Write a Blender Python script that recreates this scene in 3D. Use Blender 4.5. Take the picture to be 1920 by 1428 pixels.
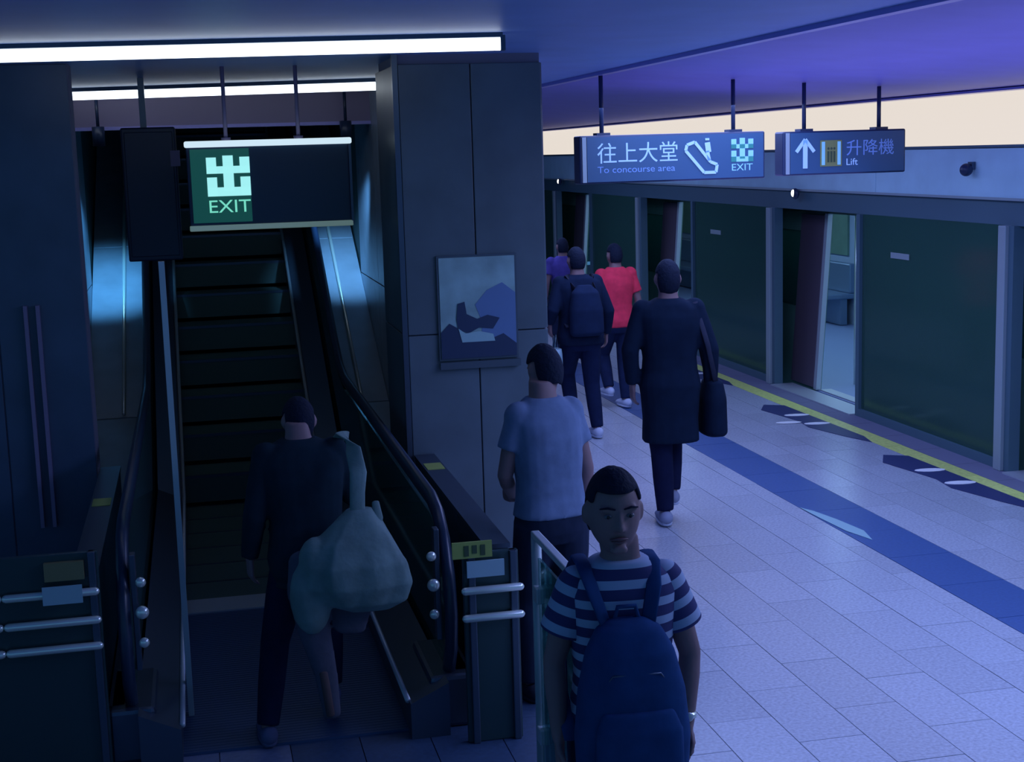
import bpy, bmesh, math, random
from mathutils import Vector, Matrix
V = Vector
random.seed(7)
C = bpy.context.scene.collection
sc = bpy.context.scene
for o in list(bpy.data.objects): bpy.data.objects.remove(o)

# ------------------------------------------------------------------ camera
cd = bpy.data.cameras.new('camera'); cam = bpy.data.objects.new('camera', cd); C.objects.link(cam)
cd.sensor_fit = 'HORIZONTAL'; cd.sensor_width = 36; cd.lens = 36*2700/1920; cd.clip_end = 200; cd.clip_start = .05
yaw, pitch, roll = math.radians(12.332), math.radians(8.985), math.radians(1.7)
f = V((math.sin(yaw)*math.cos(pitch), math.cos(yaw)*math.cos(pitch), -math.sin(pitch)))
r = V((math.cos(yaw), -math.sin(yaw), 0)); u = r.cross(f)
r2 = math.cos(roll)*r - math.sin(roll)*u; u2 = math.sin(roll)*r + math.cos(roll)*u
M = Matrix((r2, u2, -f)).transposed().to_4x4(); M.translation = V((0, 0, 2.5))
cam.matrix_world = M; sc.camera = cam

# ------------------------------------------------------------------ world, lights, exposure
w = bpy.data.worlds.new('world'); sc.world = w; w.use_nodes = True
w.node_tree.nodes['Background'].inputs[0].default_value = (.05, .165, .34, 1)
w.node_tree.nodes['Background'].inputs[1].default_value = .95
sc.view_settings.view_transform = 'Standard'; sc.view_settings.look = 'None'
sc.view_settings.exposure = 0; sc.view_settings.gamma = 1; sc.view_settings.use_curve_mapping = False

def area(name, loc, size, power, col, rot=(0, 0, 0), spread=180):
    l = bpy.data.lights.new(name, 'AREA'); l.shape = 'RECTANGLE'; l.size, l.size_y = size
    l.energy = power; l.color = col; l.spread = math.radians(spread)
    o = bpy.data.objects.new(name, l); C.objects.link(o); o.location = loc; o.rotation_euler = rot
    return o
def spot(name, loc, target, power, col, angle, blend=.8, rad=.05):
    l = bpy.data.lights.new(name, 'SPOT'); l.energy = power; l.color = col
    l.spot_size = math.radians(angle); l.spot_blend = blend; l.shadow_soft_size = rad
    o = bpy.data.objects.new(name, l); C.objects.link(o); o.location = loc
    o.rotation_euler = (V(target)-V(loc)).to_track_quat('-Z', 'Y').to_euler()
    return o
VIO = (.36, .47, 1.0)
area('platform_light', (3.9, 5.0, 2.82), (1.4, 4), 128, VIO)
area('platform_light_far', (3.6, 10.5, 2.80), (1.6, 5), 110, VIO)
area('platform_light_end', (3.5, 18, 2.80), (1.6, 6), 80, VIO)
area('ceiling_fill', (4.2, 7.5, 2.2), (1.5, 8), 30, (.30, .30, 1.0), (math.pi, 0, 0))  # upward fill added to brighten the ceiling; no fixture stands here
area('train_lamp', (7.4, 13.5, 2.0), (.5, 18), 130, (.40, .68, 1.0))
spot('left_glow_spot', (-.62, 11.15, 2.60), (-.70, 12.35, 1.55), 230, (.12, .48, 1.0), 40, 1)  # added spot, makes the blue glow on the left steel apron
spot('right_glow_spot', (1.20, 11.15, 2.60), (1.29, 12.45, 1.60), 230, (.18, .50, 1.0), 42, 1)  # added spot, makes the blue glow on the right steel apron

# ------------------------------------------------------------------ materials
def mat(name, col, rough=.6, metal=0, emis=None, es=1, noise=0, nscale=20, rnd=0, bump=0, spec=.5, coat=0):
    m = bpy.data.materials.new(name); m.use_nodes = True; nt = m.node_tree; b = nt.nodes['Principled BSDF']
    b.inputs['Roughness'].default_value = rough; b.inputs['Metallic'].default_value = metal
    b.inputs['Specular IOR Level'].default_value = spec; b.inputs['Coat Weight'].default_value = coat
    c4 = (*col, 1); b.inputs['Base Color'].default_value = c4
    if emis: b.inputs['Emission Color'].default_value = (*emis, 1); b.inputs['Emission Strength'].default_value = es
    if noise or rnd or bump:
        tc = nt.nodes.new('ShaderNodeTexCoord'); nz = nt.nodes.new('ShaderNodeTexNoise')
        nz.inputs['Scale'].default_value = nscale; nz.inputs['Detail'].default_value = 4
        nt.links.new(tc.outputs['Object'], nz.inputs['Vector'])
        hsv = nt.nodes.new('ShaderNodeHueSaturation'); hsv.inputs['Color'].default_value = c4
        mr = nt.nodes.new('ShaderNodeMapRange'); mr.inputs[1].default_value = .3; mr.inputs[2].default_value = .7
        mr.inputs[3].default_value = 1-noise; mr.inputs[4].default_value = 1+noise
        nt.links.new(nz.outputs['Fac'], mr.inputs[0]); out = mr.outputs[0]
        if rnd:
            oi = nt.nodes.new('ShaderNodeObjectInfo'); m2 = nt.nodes.new('ShaderNodeMapRange')
            m2.inputs[3].default_value = 1-rnd; m2.inputs[4].default_value = 1+rnd
            nt.links.new(oi.outputs['Random'], m2.inputs[0])
            mu = nt.nodes.new('ShaderNodeMath'); mu.operation = 'MULTIPLY'
            nt.links.new(out, mu.inputs[0]); nt.links.new(m2.outputs[0], mu.inputs[1]); out = mu.outputs[0]
        nt.links.new(out, hsv.inputs['Value']); nt.links.new(hsv.outputs[0], b.inputs['Base Color'])
        if bump:
            bp = nt.nodes.new('ShaderNodeBump'); bp.inputs['Strength'].default_value = bump; bp.inputs['Distance'].default_value = .01
            nt.links.new(nz.outputs['Fac'], bp.inputs['Height']); nt.links.new(bp.outputs[0], b.inputs['Normal'])
    return m
def emit(name, col, s): return mat(name, (.02, .02, .02), .5, emis=col, es=s)
def glass(name, tint, gloss=.12, film=(.3, .4, .4), fw=.0):
    m = bpy.data.materials.new(name); m.use_nodes = True; nt = m.node_tree; nt.nodes.remove(nt.nodes['Principled BSDF'])
    t = nt.nodes.new('ShaderNodeBsdfTransparent'); t.inputs[0].default_value = (*tint, 1)
    g = nt.nodes.new('ShaderNodeBsdfGlossy'); g.inputs['Roughness'].default_value = gloss
    g.inputs[0].default_value = (.55, .8, .8, 1)
    fr = nt.nodes.new('ShaderNodeFresnel'); fr.inputs[0].default_value = 1.5
    mx = nt.nodes.new('ShaderNodeMixShader'); nt.links.new(fr.outputs[0], mx.inputs[0])
    nt.links.new(t.outputs[0], mx.inputs[1]); nt.links.new(g.outputs[0], mx.inputs[2])
    df = nt.nodes.new('ShaderNodeBsdfDiffuse'); df.inputs[0].default_value = (*film, 1)
    m2 = nt.nodes.new('ShaderNodeMixShader'); m2.inputs[0].default_value = fw
    nt.links.new(mx.outputs[0], m2.inputs[1]); nt.links.new(df.outputs[0], m2.inputs[2])
    nt.links.new(m2.outputs[0], nt.nodes['Material Output'].inputs[0]); return m

m_tile = mat('pale granite tile', (.42, .45, .52), .25, noise=.16, nscale=60, rnd=.06, bump=.05)
m_grout = mat('dark grout', (.16, .17, .25), .9)
m_band = mat('blue granite band', (.05, .11, .28), .4, noise=.12, nscale=50, rnd=.05)
m_yellow = mat('yellow line tile', (.66, .74, .20), .5, noise=.15, nscale=30, rnd=.08)
m_dark_mark = mat('dark blue floor marking', (.03, .04, .13), .5)
m_white_mark = mat('white paint', (.9, .9, .9), .5)
m_ceil = mat('blue ceiling panel', (.24, .38, .72), .45, noise=.05, nscale=3)
m_ceil_v = mat('violet ceiling panel', (.26, .22, .62), .5, noise=.05, nscale=3)
m_bulk = mat('mauve bulkhead', (.24, .20, .34), .5)
m_trim = mat('pale violet metal trim', (.35, .33, .75), .3, .3)
m_wall = mat('dark blue enamel wall', (.06, .10, .17), .35, noise=.15, nscale=3, rnd=.1)
m_pillar = mat('dark slate enamel', (.09, .13, .16), .4, noise=.15, nscale=3, rnd=.12)
m_steel = mat('brushed steel cladding', (.34, .42, .50), .35, .25, noise=.1, nscale=8)
m_dsteel = mat('dark steel', (.09, .12, .17), .35, .7)
m_chrome = mat('bright steel', (.80, .88, .80), .25, .5)
m_lsteel = mat('pale satin steel', (.50, .56, .60), .4, .4)
m_post = mat('grey anodised post', (.34, .42, .44), .45, .2)
m_rubber = mat('black rubber handrail', (.018, .035, .07), .35)
m_deck = mat('brushed steel deck', (.40, .48, .55), .32, .35, noise=.08, nscale=6)
m_shaft = mat('dark green shaft lining', (.04, .09, .09), .6, noise=.2, nscale=3)
m_step = mat('dark grooved aluminium step', (.07, .13, .12), .5, .2)
m_landing = mat('ribbed landing plate', (.05, .10, .21), .45, .4)
m_glass = glass('green tinted screen glass', (.62, .82, .78), .13, (.075, .19, .15), .38)
m_bglass = glass('clear balustrade glass', (.55, .72, .72), .05, (.10, .22, .22), .15)
m_header = mat('blue grey header fascia', (.50, .76, .84), .45, noise=.06, nscale=4)
m_hdark = mat('dark header soffit', (.07, .14, .18), .5)
m_train = mat('dark train side', (.14, .26, .20), .45, .2, noise=.2, nscale=2)
m_tint = mat('train interior lining', (.30, .40, .55), .5)
m_tfloor = mat('train floor vinyl', (.22, .30, .50), .45)
m_seat = mat('steel blue bench', (.18, .28, .42), .35, .5)
m_brown = mat('brown door leaf', (.12, .09, .12), .4, .2)
m_cove = emit('cream light diffuser', (1.0, .90, .80), .80)
m_strip = emit('white tube diffuser', (.80, .90, 1.0), 3.0)
m_train_lamp = emit('train ceiling lamp glow', (.5, .78, 1.0), 1.3)
m_lamp_dot = emit('indicator lamp glow', (1, .98, .9), 3.5)
m_sign = mat('navy sign face', (.035, .105, .20), .4)
m_signb = mat('dark navy sign case', (.015, .03, .08), .4)
m_print = mat('pale blue sign print', (.40, .62, .90), .5, emis=(.35, .6, 1), es=.22)
m_print_dim = mat('dull blue sign print', (.20, .36, .70), .5, emis=(.2, .4, 1), es=.06)
m_print_teal = mat('teal sign print', (.30, .66, .80), .5, emis=(.2, .65, .9), es=.15)
m_syellow = mat('dull yellow sign square', (.24, .27, .09), .5)
m_exitface = mat('dark exit sign face', (.012, .035, .075), .35)
m_exitgreen = emit('backlit green exit panel', (.004, .055, .05), 1)
m_exitglyph = emit('backlit exit glyph', (.36, .88, .90), 1.0)
m_exittext = emit('backlit exit lettering', (.20, .80, .62), .9)
m_wbar = emit('white sign top reflection glow', (.62, .80, .92), 1.0)  # emission stands in for light reflecting off the sign's top bar
m_gbar = mat('grey green lower rail', (.30, .42, .38), .4, emis=(.2, .32, .28), es=.35)
m_stick_y = mat('yellow green sticker', (.32, .40, .10), .5)
m_stick_w = mat('pale sticker', (.34, .52, .58), .5)
m_stick_o = mat('olive sticker', (.20, .19, .09), .5)
m_stick_d = mat('dark sticker ink', (.05, .09, .04), .5)
m_guard = mat('dark green guard panel', (.035, .075, .08), .3, .3)
m_poster = mat('poster pale teal print', (.26, .42, .42), .4, noise=.25, nscale=6)
m_poster_d = mat('poster dark ink', (.015, .035, .09), .5)
m_poster_b = mat('poster blue ink', (.11, .20, .38), .5)
m_poster_l = mat('poster light ink', (.30, .50, .52), .5)
m_frame = mat('dull frame', (.07, .10, .13), .4, .3)

SKIN = mat('skin', (.24, .145, .15), .6)
HAIR = mat('black hair', (.010, .016, .035), .8, bump=.6, nscale=60, spec=.15)
def fab(name, c): return mat(name, c, .95, noise=.12, nscale=14, bump=.25, spec=.12)
m_white_shoe = fab('white shoe', (.55, .6, .75))
m_dshoe = fab('dark shoe', (.03, .035, .06))

# ------------------------------------------------------------------ helpers
def link(name, me, m=None, parent=None):
    o = bpy.data.objects.new(name, me); C.objects.link(o)
    if m is not None and not me.materials: me.materials.append(m)
    if parent: o.parent = parent
    return o
def tagp(o, label, cat, group=None):
    o['label'] = label; o['category'] = cat
    if group: o['group'] = group
    return o
def thing(name, label, cat, loc=(0, 0, 0), rz=0, group=None):
    o = bpy.data.objects.new(name, None); C.objects.link(o); o.location = loc; o.rotation_euler = (0, 0, rz)
    o.empty_display_size = .1
    return tagp(o, label, cat, group)
def bmo(name, bm, m, parent=None, smooth=False):
    bmesh.ops.recalc_face_normals(bm, faces=bm.faces[:])
    me = bpy.data.meshes.new(name); bm.to_mesh(me); bm.free()
    if smooth: me.polygons.foreach_set('use_smooth', [True]*len(me.polygons))
    return link(name, me, m, parent)
def abox(bm, lo, hi, bev=0, mtx=None):
    lo, hi = V(lo), V(hi)
    res = bmesh.ops.create_cube(bm, size=1)
    vs = res['verts']
    for v in vs: v.co = V(((v.co.x+.5)*(hi.x-lo.x)+lo.x, (v.co.y+.5)*(hi.y-lo.y)+lo.y, (v.co.z+.5)*(hi.z-lo.z)+lo.z))
    if bev:
        es = {e for v in vs for e in v.link_edges}
        rs = bmesh.ops.bevel(bm, geom=list(es), offset=bev, segments=2, affect='EDGES', profile=.5)
        vs = list({v for v in rs['verts']} | {v for v in vs if v.is_valid})
    if mtx is not None: bmesh.ops.transform(bm, matrix=mtx, verts=vs)
    return vs
def box(name, lo, hi, m, parent=None, bev=0):
    bm = bmesh.new(); abox(bm, lo, hi, bev); return bmo(name, bm, m, parent)
def boxes(name, lst, m, parent=None, bev=0):
    bm = bmesh.new()
    for lo, hi in lst: abox(bm, lo, hi, bev)
    return bmo(name, bm, m, parent)
def struct(o):
    o['kind'] = 'structure'; return o
def rings(bm, rs, cap=True):
    prev = None; first = None
    for ring in rs:
        vs = [bm.verts.new(p) for p in ring]
        if prev:
            n = len(vs)
            for i in range(n): bm.faces.new((prev[i], prev[(i+1) % n], vs[(i+1) % n], vs[i]))
        else: first = vs
        prev = vs
    if cap:
        bm.faces.new(first[::-1]); bm.faces.new(prev)
def tube(bm, pts, rad, n=12, ref=(0, 1, 0), rnd=True):
    """pts: list of points; rad: list of r or (ra, rb); ends rounded"""
    P = [V(p) for p in pts]; R = [(x, x) if not isinstance(x, (tuple, list)) else x for x in rad]
    if len(R) == 1: R = R*len(P)
    if rnd:
        d0 = (P[0]-P[1]).normalized(); d1 = (P[-1]-P[-2]).normalized()
        a, b = R[0], R[-1]
        h0 = min(a)*.9; h1 = min(b)*.9
        P = [P[0]+d0*h0, P[0]+d0*h0*.65]+P+[P[-1]+d1*h1*.65, P[-1]+d1*h1]
        R = [(a[0]*.25, a[1]*.25), (a[0]*.75, a[1]*.75)]+R+[(b[0]*.75, b[1]*.75), (b[0]*.25, b[1]*.25)]
    rs = []
    for i, p in enumerate(P):
        t = (P[min(i+1, len(P)-1)]-P[max(i-1, 0)]).normalized()
        rf = V(ref)
        if abs(t.dot(rf)) > .95: rf = V((0, 0, 1)) if abs(t.z) < .9 else V((1, 0, 0))
        a = t.cross(rf).normalized(); b = a.cross(t).normalized()
        rs.append([p+a*R[i][0]*math.cos(2*math.pi*k/n)+b*R[i][1]*math.sin(2*math.pi*k/n) for k in range(n)])
    rings(bm, rs)
def tubeo(name, pts, rad, m, parent=None, n=12, ref=(0, 1, 0), rnd=False):
    bm = bmesh.new(); tube(bm, pts, rad if isinstance(rad, list) else [rad], n, ref, rnd); return bmo(name, bm, m, parent, True)
def loft(bm, secs, n=20):
    """secs: (z, rx, ry, cx, cy)"""
    rs = []
    for s in secs:
        z, rx, ry = s[:3]; cx = s[3] if len(s) > 3 else 0; cy = s[4] if len(s) > 4 else 0
        ring = []
        for k in range(n):
            a = 2*math.pi*k/n; c, q = math.cos(a), math.sin(a)
            e = .8
            ring.append(V((cx+rx*math.copysign(abs(c)**e, c), cy+ry*math.copysign(abs(q)**e, q), z)))
        rs.append(ring)
    rings(bm, rs)
def ell(bm, c, rad, mtx=None, seg=16, rg=10):
    res = bmesh.ops.create_uvsphere(bm, u_segments=seg, v_segments=rg, radius=1)
    for v in res['verts']: v.co = V((v.co.x*rad[0]+c[0], v.co.y*rad[1]+c[1], v.co.z*rad[2]+c[2]))
    if mtx is not None: bmesh.ops.transform(bm, matrix=mtx, verts=res['verts'])
    return res['verts']
def remesh(o, vox, smooth=4):
    md = o.modifiers.new('remesh', 'REMESH'); md.mode = 'VOXEL'; md.voxel_size = vox; md.use_smooth_shade = True
    if smooth:
        s = o.modifiers.new('smooth', 'SMOOTH'); s.iterations = smooth; s.factor = .5
    return o
def text(name, s, size, m, parent, mtx, extrude=.002, width=None, align='LEFT'):
    cu = bpy.data.curves.new(name, 'FONT'); cu.body = s; cu.size = size; cu.extrude = extrude; cu.align_x = align
    o = bpy.data.objects.new(name, cu); C.objects.link(o)
    bpy.context.view_layer.update()
    me = bpy.data.meshes.new_from_object(o.evaluated_get(bpy.context.evaluated_depsgraph_get()))
    bpy.data.objects.remove(o)
    if width:
        xs = [v.co.x for v in me.vertices]
        if xs:
            k = width/(max(xs)-min(xs)); x0 = min(xs)
            for v in me.vertices: v.co.x = (v.co.x-x0)*k
    o2 = link(name, me, m, parent); me.materials.clear(); me.materials.append(m)
    o2.matrix_local = mtx; return o2
def face_mtx(x, y, z):   # text in the XZ plane reading from -Y
    return Matrix.Translation((x, y, z)) @ Matrix.Rotation(math.pi/2, 4, 'X')

# ------------------------------------------------------------------ floor
fl = struct(box('floor', (-6, -1, -.3), (6.0, 32, -.012), m_grout))
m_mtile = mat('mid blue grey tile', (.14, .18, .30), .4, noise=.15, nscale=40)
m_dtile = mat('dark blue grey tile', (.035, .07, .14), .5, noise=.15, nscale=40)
def tile_mesh(wd, ln, m):
    bm = bmesh.new(); g = .0022
    top = [(g, g, 0), (wd-g, g, 0), (wd-g, ln-g, 0), (g, ln-g, 0)]
    bot = [(0+g*.3, g*.3, -.012), (wd-g*.3, g*.3, -.012), (wd-g*.3, ln-g*.3, -.012), (g*.3, ln-g*.3, -.012)]
    a = [bm.verts.new(p) for p in top]; b = [bm.verts.new(p) for p in bot]
    bm.faces.new(a)
    for i in range(4): bm.faces.new((b[i], b[(i+1) % 4], a[(i+1) % 4], a[i]))
    bmesh.ops.recalc_face_normals(bm, faces=bm.faces[:])
    me = bpy.data.meshes.new('tile'); bm.to_mesh(me); bm.free(); me.materials.append(m); return me
TM = {}
def tile(name, x0, y0, wd, ln, m):
    k = (round(wd, 3), round(ln, 3), m.name)
    if k not in TM: TM[k] = tile_mesh(wd, ln, m)
    o = link(name, TM[k], None, fl); o.location = (x0, y0, random.uniform(-.001, .0005)); return o
cols = [(1.18+.3*i, .3) for i in range(9)]+[(3.88, .14)]
rows = [4.2+.6*i for i in range(14)]
for i, (x, wd) in enumerate(cols):
    for y in rows:
        if x < 4.0 and y > 12.4: continue
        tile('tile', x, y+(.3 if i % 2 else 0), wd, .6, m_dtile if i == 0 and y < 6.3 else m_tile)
for i in range(4):
    for y in rows[3:]: tile('tile', 4.43+.27*i, y+(.3 if i % 2 else 0), .27, .6, m_tile)
for y in rows[2:]: tile('blue_tile', 4.02, y, .41, .6, m_band)
for y in rows[6:]: tile('yellow_tile', 5.51, y, .17, .6, m_yellow)
def joined(name, m, lst):
    bm = bmesh.new()
    for x, y, wd, ln in lst:
        g = .003; bm.faces.new([bm.verts.new(p) for p in ((x+g, y+g, 0), (x+wd-g, y+g, 0), (x+wd-g, y+ln-g, 0), (x+g, y+ln-g, 0))])
        # sides
    o = bmo(name, bm, m, fl); md = o.modifiers.new('thick', 'SOLIDIFY'); md.thickness = .011; md.offset = -1
    o['kind'] = 'stuff'; return o
far = []
for i in range(16):
    x = 1.18+.3*i if i < 9 else None
for i, (x, wd) in enumerate(cols):
    y = 12.6 if not i % 2 else 12.3+.6
    while y < 31: far.append((x, y, wd, .6)); y += .6
    for yy in (0, .6, 1.2, 1.8, 2.4, 3.0): far.append((x, yy+(.6 if not i % 2 else .9), wd, .6))
for i in range(4):
    x = 4.43+.27*i; y = 12.6+(.3 if i % 2 else 0)
    while y < 31: far.append((x, y, .27, .6)); y += .6
for i in range(9):
    for j in range(4): far.append((-1.5-.3*i, 3.6+.6*j, .3, .6))
joined('far_tiles', m_tile, far)
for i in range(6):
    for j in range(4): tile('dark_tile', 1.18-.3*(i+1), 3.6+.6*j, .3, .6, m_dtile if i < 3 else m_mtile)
joined('far_blue_tiles', m_band, [(4.02, 12.6+.6*i, .41, .6) for i in range(30)])
joined('far_yellow_tiles', m_yellow, [(5.51, 12.6+.6*i, .17, .6) for i in range(30)])
joined('edge_tiles', m_grout, [(5.68, 4+.6*i, .3, .6) for i in range(45)])
# floor markings near the doors: dark diagonal patch with pale spots
def poly(name, pts, z, m, parent=None, th=.003):
    bm = bmesh.new(); bm.faces.new([bm.verts.new((x, y, z)) for x, y in pts])
    r_ = bmesh.ops.extrude_face_region(bm, geom=bm.faces[:])
    bmesh.ops.translate(bm, vec=(0, 0, th), verts=[v for v in r_['geom'] if isinstance(v, bmesh.types.BMVert)])
    return bmo(name, bm, m, parent)
def arrow2(x, y, s, ang):
    pts = [(.07*math.cos(t_*math.pi/6), .16*math.sin(t_*math.pi/6)) for t_ in range(12)]
    c, q = math.cos(ang), math.sin(ang)
    return [(x+s*(a*c-b*q), y+s*(a*q+b*c)) for a, b in pts]
mk = ['nearest dark queue mark with two pale spots beside the yellow line at right',
      'middle dark queue mark with pale arrows on the floor before the open doorway',
      'farthest dark queue mark beside the yellow line right of the black coat']
for i, yc in enumerate((9.5, 12.0, 15.2)):
    t = thing('queue_marking', mk[i], 'floor marking', (5.3, yc, .0008), 0, 'dark queue marks by the yellow line')
    poly('dark_patch', [(.20, -1.0), (.25, -.75), (.22, .9), (.05, 1.0), (-.08, .75), (.02, .1), (-.02, -.2), (.10, -.7)], 0, m_dark_mark, t)
    for k, (ax, ay) in enumerate(((.12, .37), (.12, -.08)) + (((-.10, .05),) if i == 1 else ())):
        poly('pale_spot', arrow2(ax, ay, .75, math.pi/2*.9), .0032, m_white_mark, t)
pa = tagp(poly('pale_patch', [(4.02, 9.12), (4.07, 9.0), (4.12, 8.75), (4.16, 8.42), (4.11, 8.2), (4.05, 8.45), (4.03, 8.8)], .001, m_poster_l),
          'pale blue-white patch on the near edge of the blue floor band', 'floor marking')  # pale shape laid on the near edge of the band

# ------------------------------------------------------------------ ceiling
struct(boxes('ceiling', [((-6, -1, 3.05), (2.9, 11.6, 3.25)), ((-6, 11.6, 3.05), (-1.04, 20.2, 3.25)), ((1.62, 11.6, 3.05), (2.9, 20.2, 3.25)), ((-6, 20.2, 3.05), (2.9, 32, 3.25))], m_ceil))
struct(box('ceiling_shaft', (-1.04, 11.4, 8.0), (1.62, 20.2, 8.2), m_shaft)); struct(box('wall_shaft_front', (-1.04, 11.4, 3.25), (1.62, 11.6, 8.0), m_shaft))
bm = bmesh.new()
for y0 in (-1,):
    vs = [(2.9, -1, 3.05), (5.95, -1, 2.86), (5.95, 32, 2.86), (2.9, 32, 3.05)]
    a = [bm.verts.new(p) for p in vs]; b = [bm.verts.new((p[0], p[1], 3.3)) for p in vs]
    bm.faces.new(a); bm.faces.new(b[::-1])
    for i in range(4): bm.faces.new((a[i], b[i], b[(i+1) % 4], a[(i+1) % 4]))
struct(bmo('trim_1', bm, m_ceil_v))
struct(box('trim_2', (2.87, -1, 3.025), (2.93, 32, 3.05), m_trim))
struct(box('trim_3', (5.80, -1, 2.845), (5.95, 32, 2.862), m_trim))  # pale strip colours in the bright highlight along the ceiling edge
struct(box('wall_back', (-6, 31.8, 0), (9, 32, 3.3), m_shaft))
# tube lights hung under the ceiling, running across the platform
def strip(label, a, b, h, d):
    a, b = V(a), V(b); L = (b-a).length; ang = math.atan2(b.y-a.y, b.x-a.x)
    t = thing('ceiling_light', label, 'light', a, ang, 'long tube lights under the ceiling')
    box('housing', (0, -d/2-.012, h*.5), (L, d/2+.012, h*.5+.03), m_dsteel, t)
    tubeo('diffuser', [(0, 0, 0), (L, 0, 0)], [(h/2, h/2)], m_strip, t, 12, (0, 1, 0), False)
    for x in (.0, L): box('end_cap', (x-.01, -d/2-.01, -h/2), (x+.012, d/2+.01, h*.5+.01), m_dsteel, t)
strip('long white tube light nearest the camera, topmost at the left', (-.85, 7.0, 3.0), (1.46, 6.67, 3.0), .058, .05)
strip('white tube light behind the exit sign rods, second from the top', (-.93, 11.0, 2.995), (1.44, 10.3, 2.995), .058, .05)
strip('short piece of tube light at the far left edge of the picture', (-1.75, 11.2, 2.99), (-1.30, 11.1, 2.99), .04, .05)
struct(box('trim_4', (-1.6, 11.3, 2.76), (1.5, 11.6, 3.05), m_bulk))
struct(box('trim_5', (-1.6, 11.27, 2.755), (1.5, 11.3, 2.78), m_trim))

# ------------------------------------------------------------------ walls and pillar
def clad(name, axis, fixed, a0, a1, z0, z1, n, nz, m, back, inward=1):
    """wall = backing box with separate enamel panels as children"""
    if axis == 'y':   # plane y=fixed facing -Y
        s = struct(box(name, (a0, fixed, z0), (a1, fixed+back, z1), m_grout))
    else:
        s = struct(box(name, (min(fixed, fixed+back), a0, z0), (max(fixed, fixed+back), a1, z1), m_grout))
    da = (a1-a0)/n; dz = (z1-z0)/nz; g = .004
    for i in range(n):
        for j in range(nz):
            u0, u1 = a0+i*da+g, a0+(i+1)*da-g; w0, w1 = z0+j*dz+g, z0+(j+1)*dz-g
            if axis == 'y': box('panel', (u0, fixed-.012, w0), (u1, fixed+.001, w1), m, s, .003)
            else: box('panel', (min(fixed, fixed-.012*inward), u0, w0), (max(fixed, fixed-.012*inward), u1, w1), m, s, .003)
    return s
clad('wall_left', 'y', 8.3, -3.4, -.60, 0, 3.05, 6, 1, m_wall, .25)
# steel lined escalator shaft sides, lifting with the flight
clad('wall_shaft_left', 'x', -.84, 8.56, 12.4, 0, 3.05, 3, 2, m_steel, -.2, -1)
clad('wall_shaft_right', 'x', 1.42, 8.85, 12.4, 0, 3.05, 3, 2, m_steel, .2, 1)
struct(box('wall_shaft_end', (-.92, 20, 0), (1.6, 20.2, 8), m_shaft))
struct(box('wall_shaft_left_upper', (-1.04, 12.4, 0), (-.84, 20, 8), m_shaft))
struct(box('wall_shaft_right_upper', (1.42, 12.4, 0), (1.62, 20, 8), m_shaft))
pil = thing('pillar', 'wide dark slate clad pillar carrying the poster, between escalator and platform', 'pillar', (1.56, 8.0, 0))
box('core', (-.40, .012, 0), (.40, .8, 3.05), m_grout, pil)
for i in range(2):
    for j in range(2):
        box('panel', (-.405+.405*i+.003, -.012, 1.5*j+.003), (.0+.405*i-.003, .012, 1.5*j+1.497), m_pillar, pil, .004)
for s in (-1, 1):
    for j in range(2): box('panel', (s*.41-.012, .015, 1.5*j+.003), (s*.41+.004, .8, 1.5*j+1.497), m_pillar, pil, .004)
box('corner_trim', (-.435, -.016, 0), (-.405, .02, 3.05), m_dsteel, pil)
for x in (.95, 1.13):
    pass
# low dark wall running from the pillar toward the camera beside the escalator
# poster on the pillar
po = thing('poster', 'pale teal poster with dark blue shapes hung on the slate pillar', 'poster', (1.34, 7.975, 1.36))
W_, H_ = .435, .57
box('frame', (-.012, -.004, -.012), (W_+.012, .012, H_+.012), m_frame, po)
box('sheet', (0, -.008, 0), (W_, -.003, H_), m_poster, po)
def shape(name, pts, y, m, parent, th=.002):
    bm = bmesh.new(); bm.faces.new([bm.verts.new((x, y, z)) for x, z in pts])
    r_ = bmesh.ops.extrude_face_region(bm, geom=bm.faces[:])
    bmesh.ops.translate(bm, vec=(0, -th, 0), verts=[v for v in r_['geom'] if isinstance(v, bmesh.types.BMVert)])
    return bmo(name, bm, m, parent)
shape('blue_print', [(.22, .0), (W_, 0), (W_, .36), (.36, .42), (.27, .38), (.2, .3), (.24, .2)], -.008, m_poster_b, po)
shape('dark_print', [(0, 0), (W_, 0), (W_, .07), (.36, .13), (.28, .10), (.12, .09), (.10, .17), (.05, .20), (0, .15)], -.0095, m_poster_d, po)
shape('figure_print', [(.10, .16), (.16, .14), (.22, .17), (.30, .16), (.34, .22), (.27, .24), (.21, .22), (.15, .25), (.14, .32), (.10, .31), (.09, .22)], -.011, m_poster_d, po)
shape('light_print', [(.12, .09), (.31, .09), (.30, .13), (.22, .15), (.14, .14), (.10, .17)], -.0125, m_poster_l, po)
box('lower_ledge', (-.01, -.02, -.06), (W_+.02, .0, -.02), m_frame, po)

# ------------------------------------------------------------------ escalator
es = thing('escalator', 'dark escalator rising away under the exit sign between two rubber handrails', 'escalator', (0, 0, 0))
XL, XR = -.37, 1.0     # handrail centres
SL = math.tan(math.radians(30))
Y0 = 10.4                # start of the flight
box('landing_plate', (XL+.08, 6.0, -.006), (XR-.08, 8.0, .012), m_landing, es)
boxes('landing_rib', [((XL+.1, 6.02+.03*i, .012), (XR-.1, 6.035+.03*i, .0135)) for i in range(64)], m_landing, es)['kind'] = 'stuff'
box('comb_plate', (XL+.16, 7.95, .0), (XR-.16, 8.2, .02), m_lsteel, es)
y = 8.2; z = 0
i = 0
while y < 17:
    zz = 0 if y < Y0 else z
    if y >= Y0: z += .2309; zz = z
    st = box('step', (XL+.2, y, zz-.20), (XR-.2, y+.40, zz), m_step, es)
    box('tread_edge', (XL+.2, y-.003, zz-.02), (XR-.2, y+.02, zz+.002), m_dsteel, st)
    y += .40; i += 1
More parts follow.
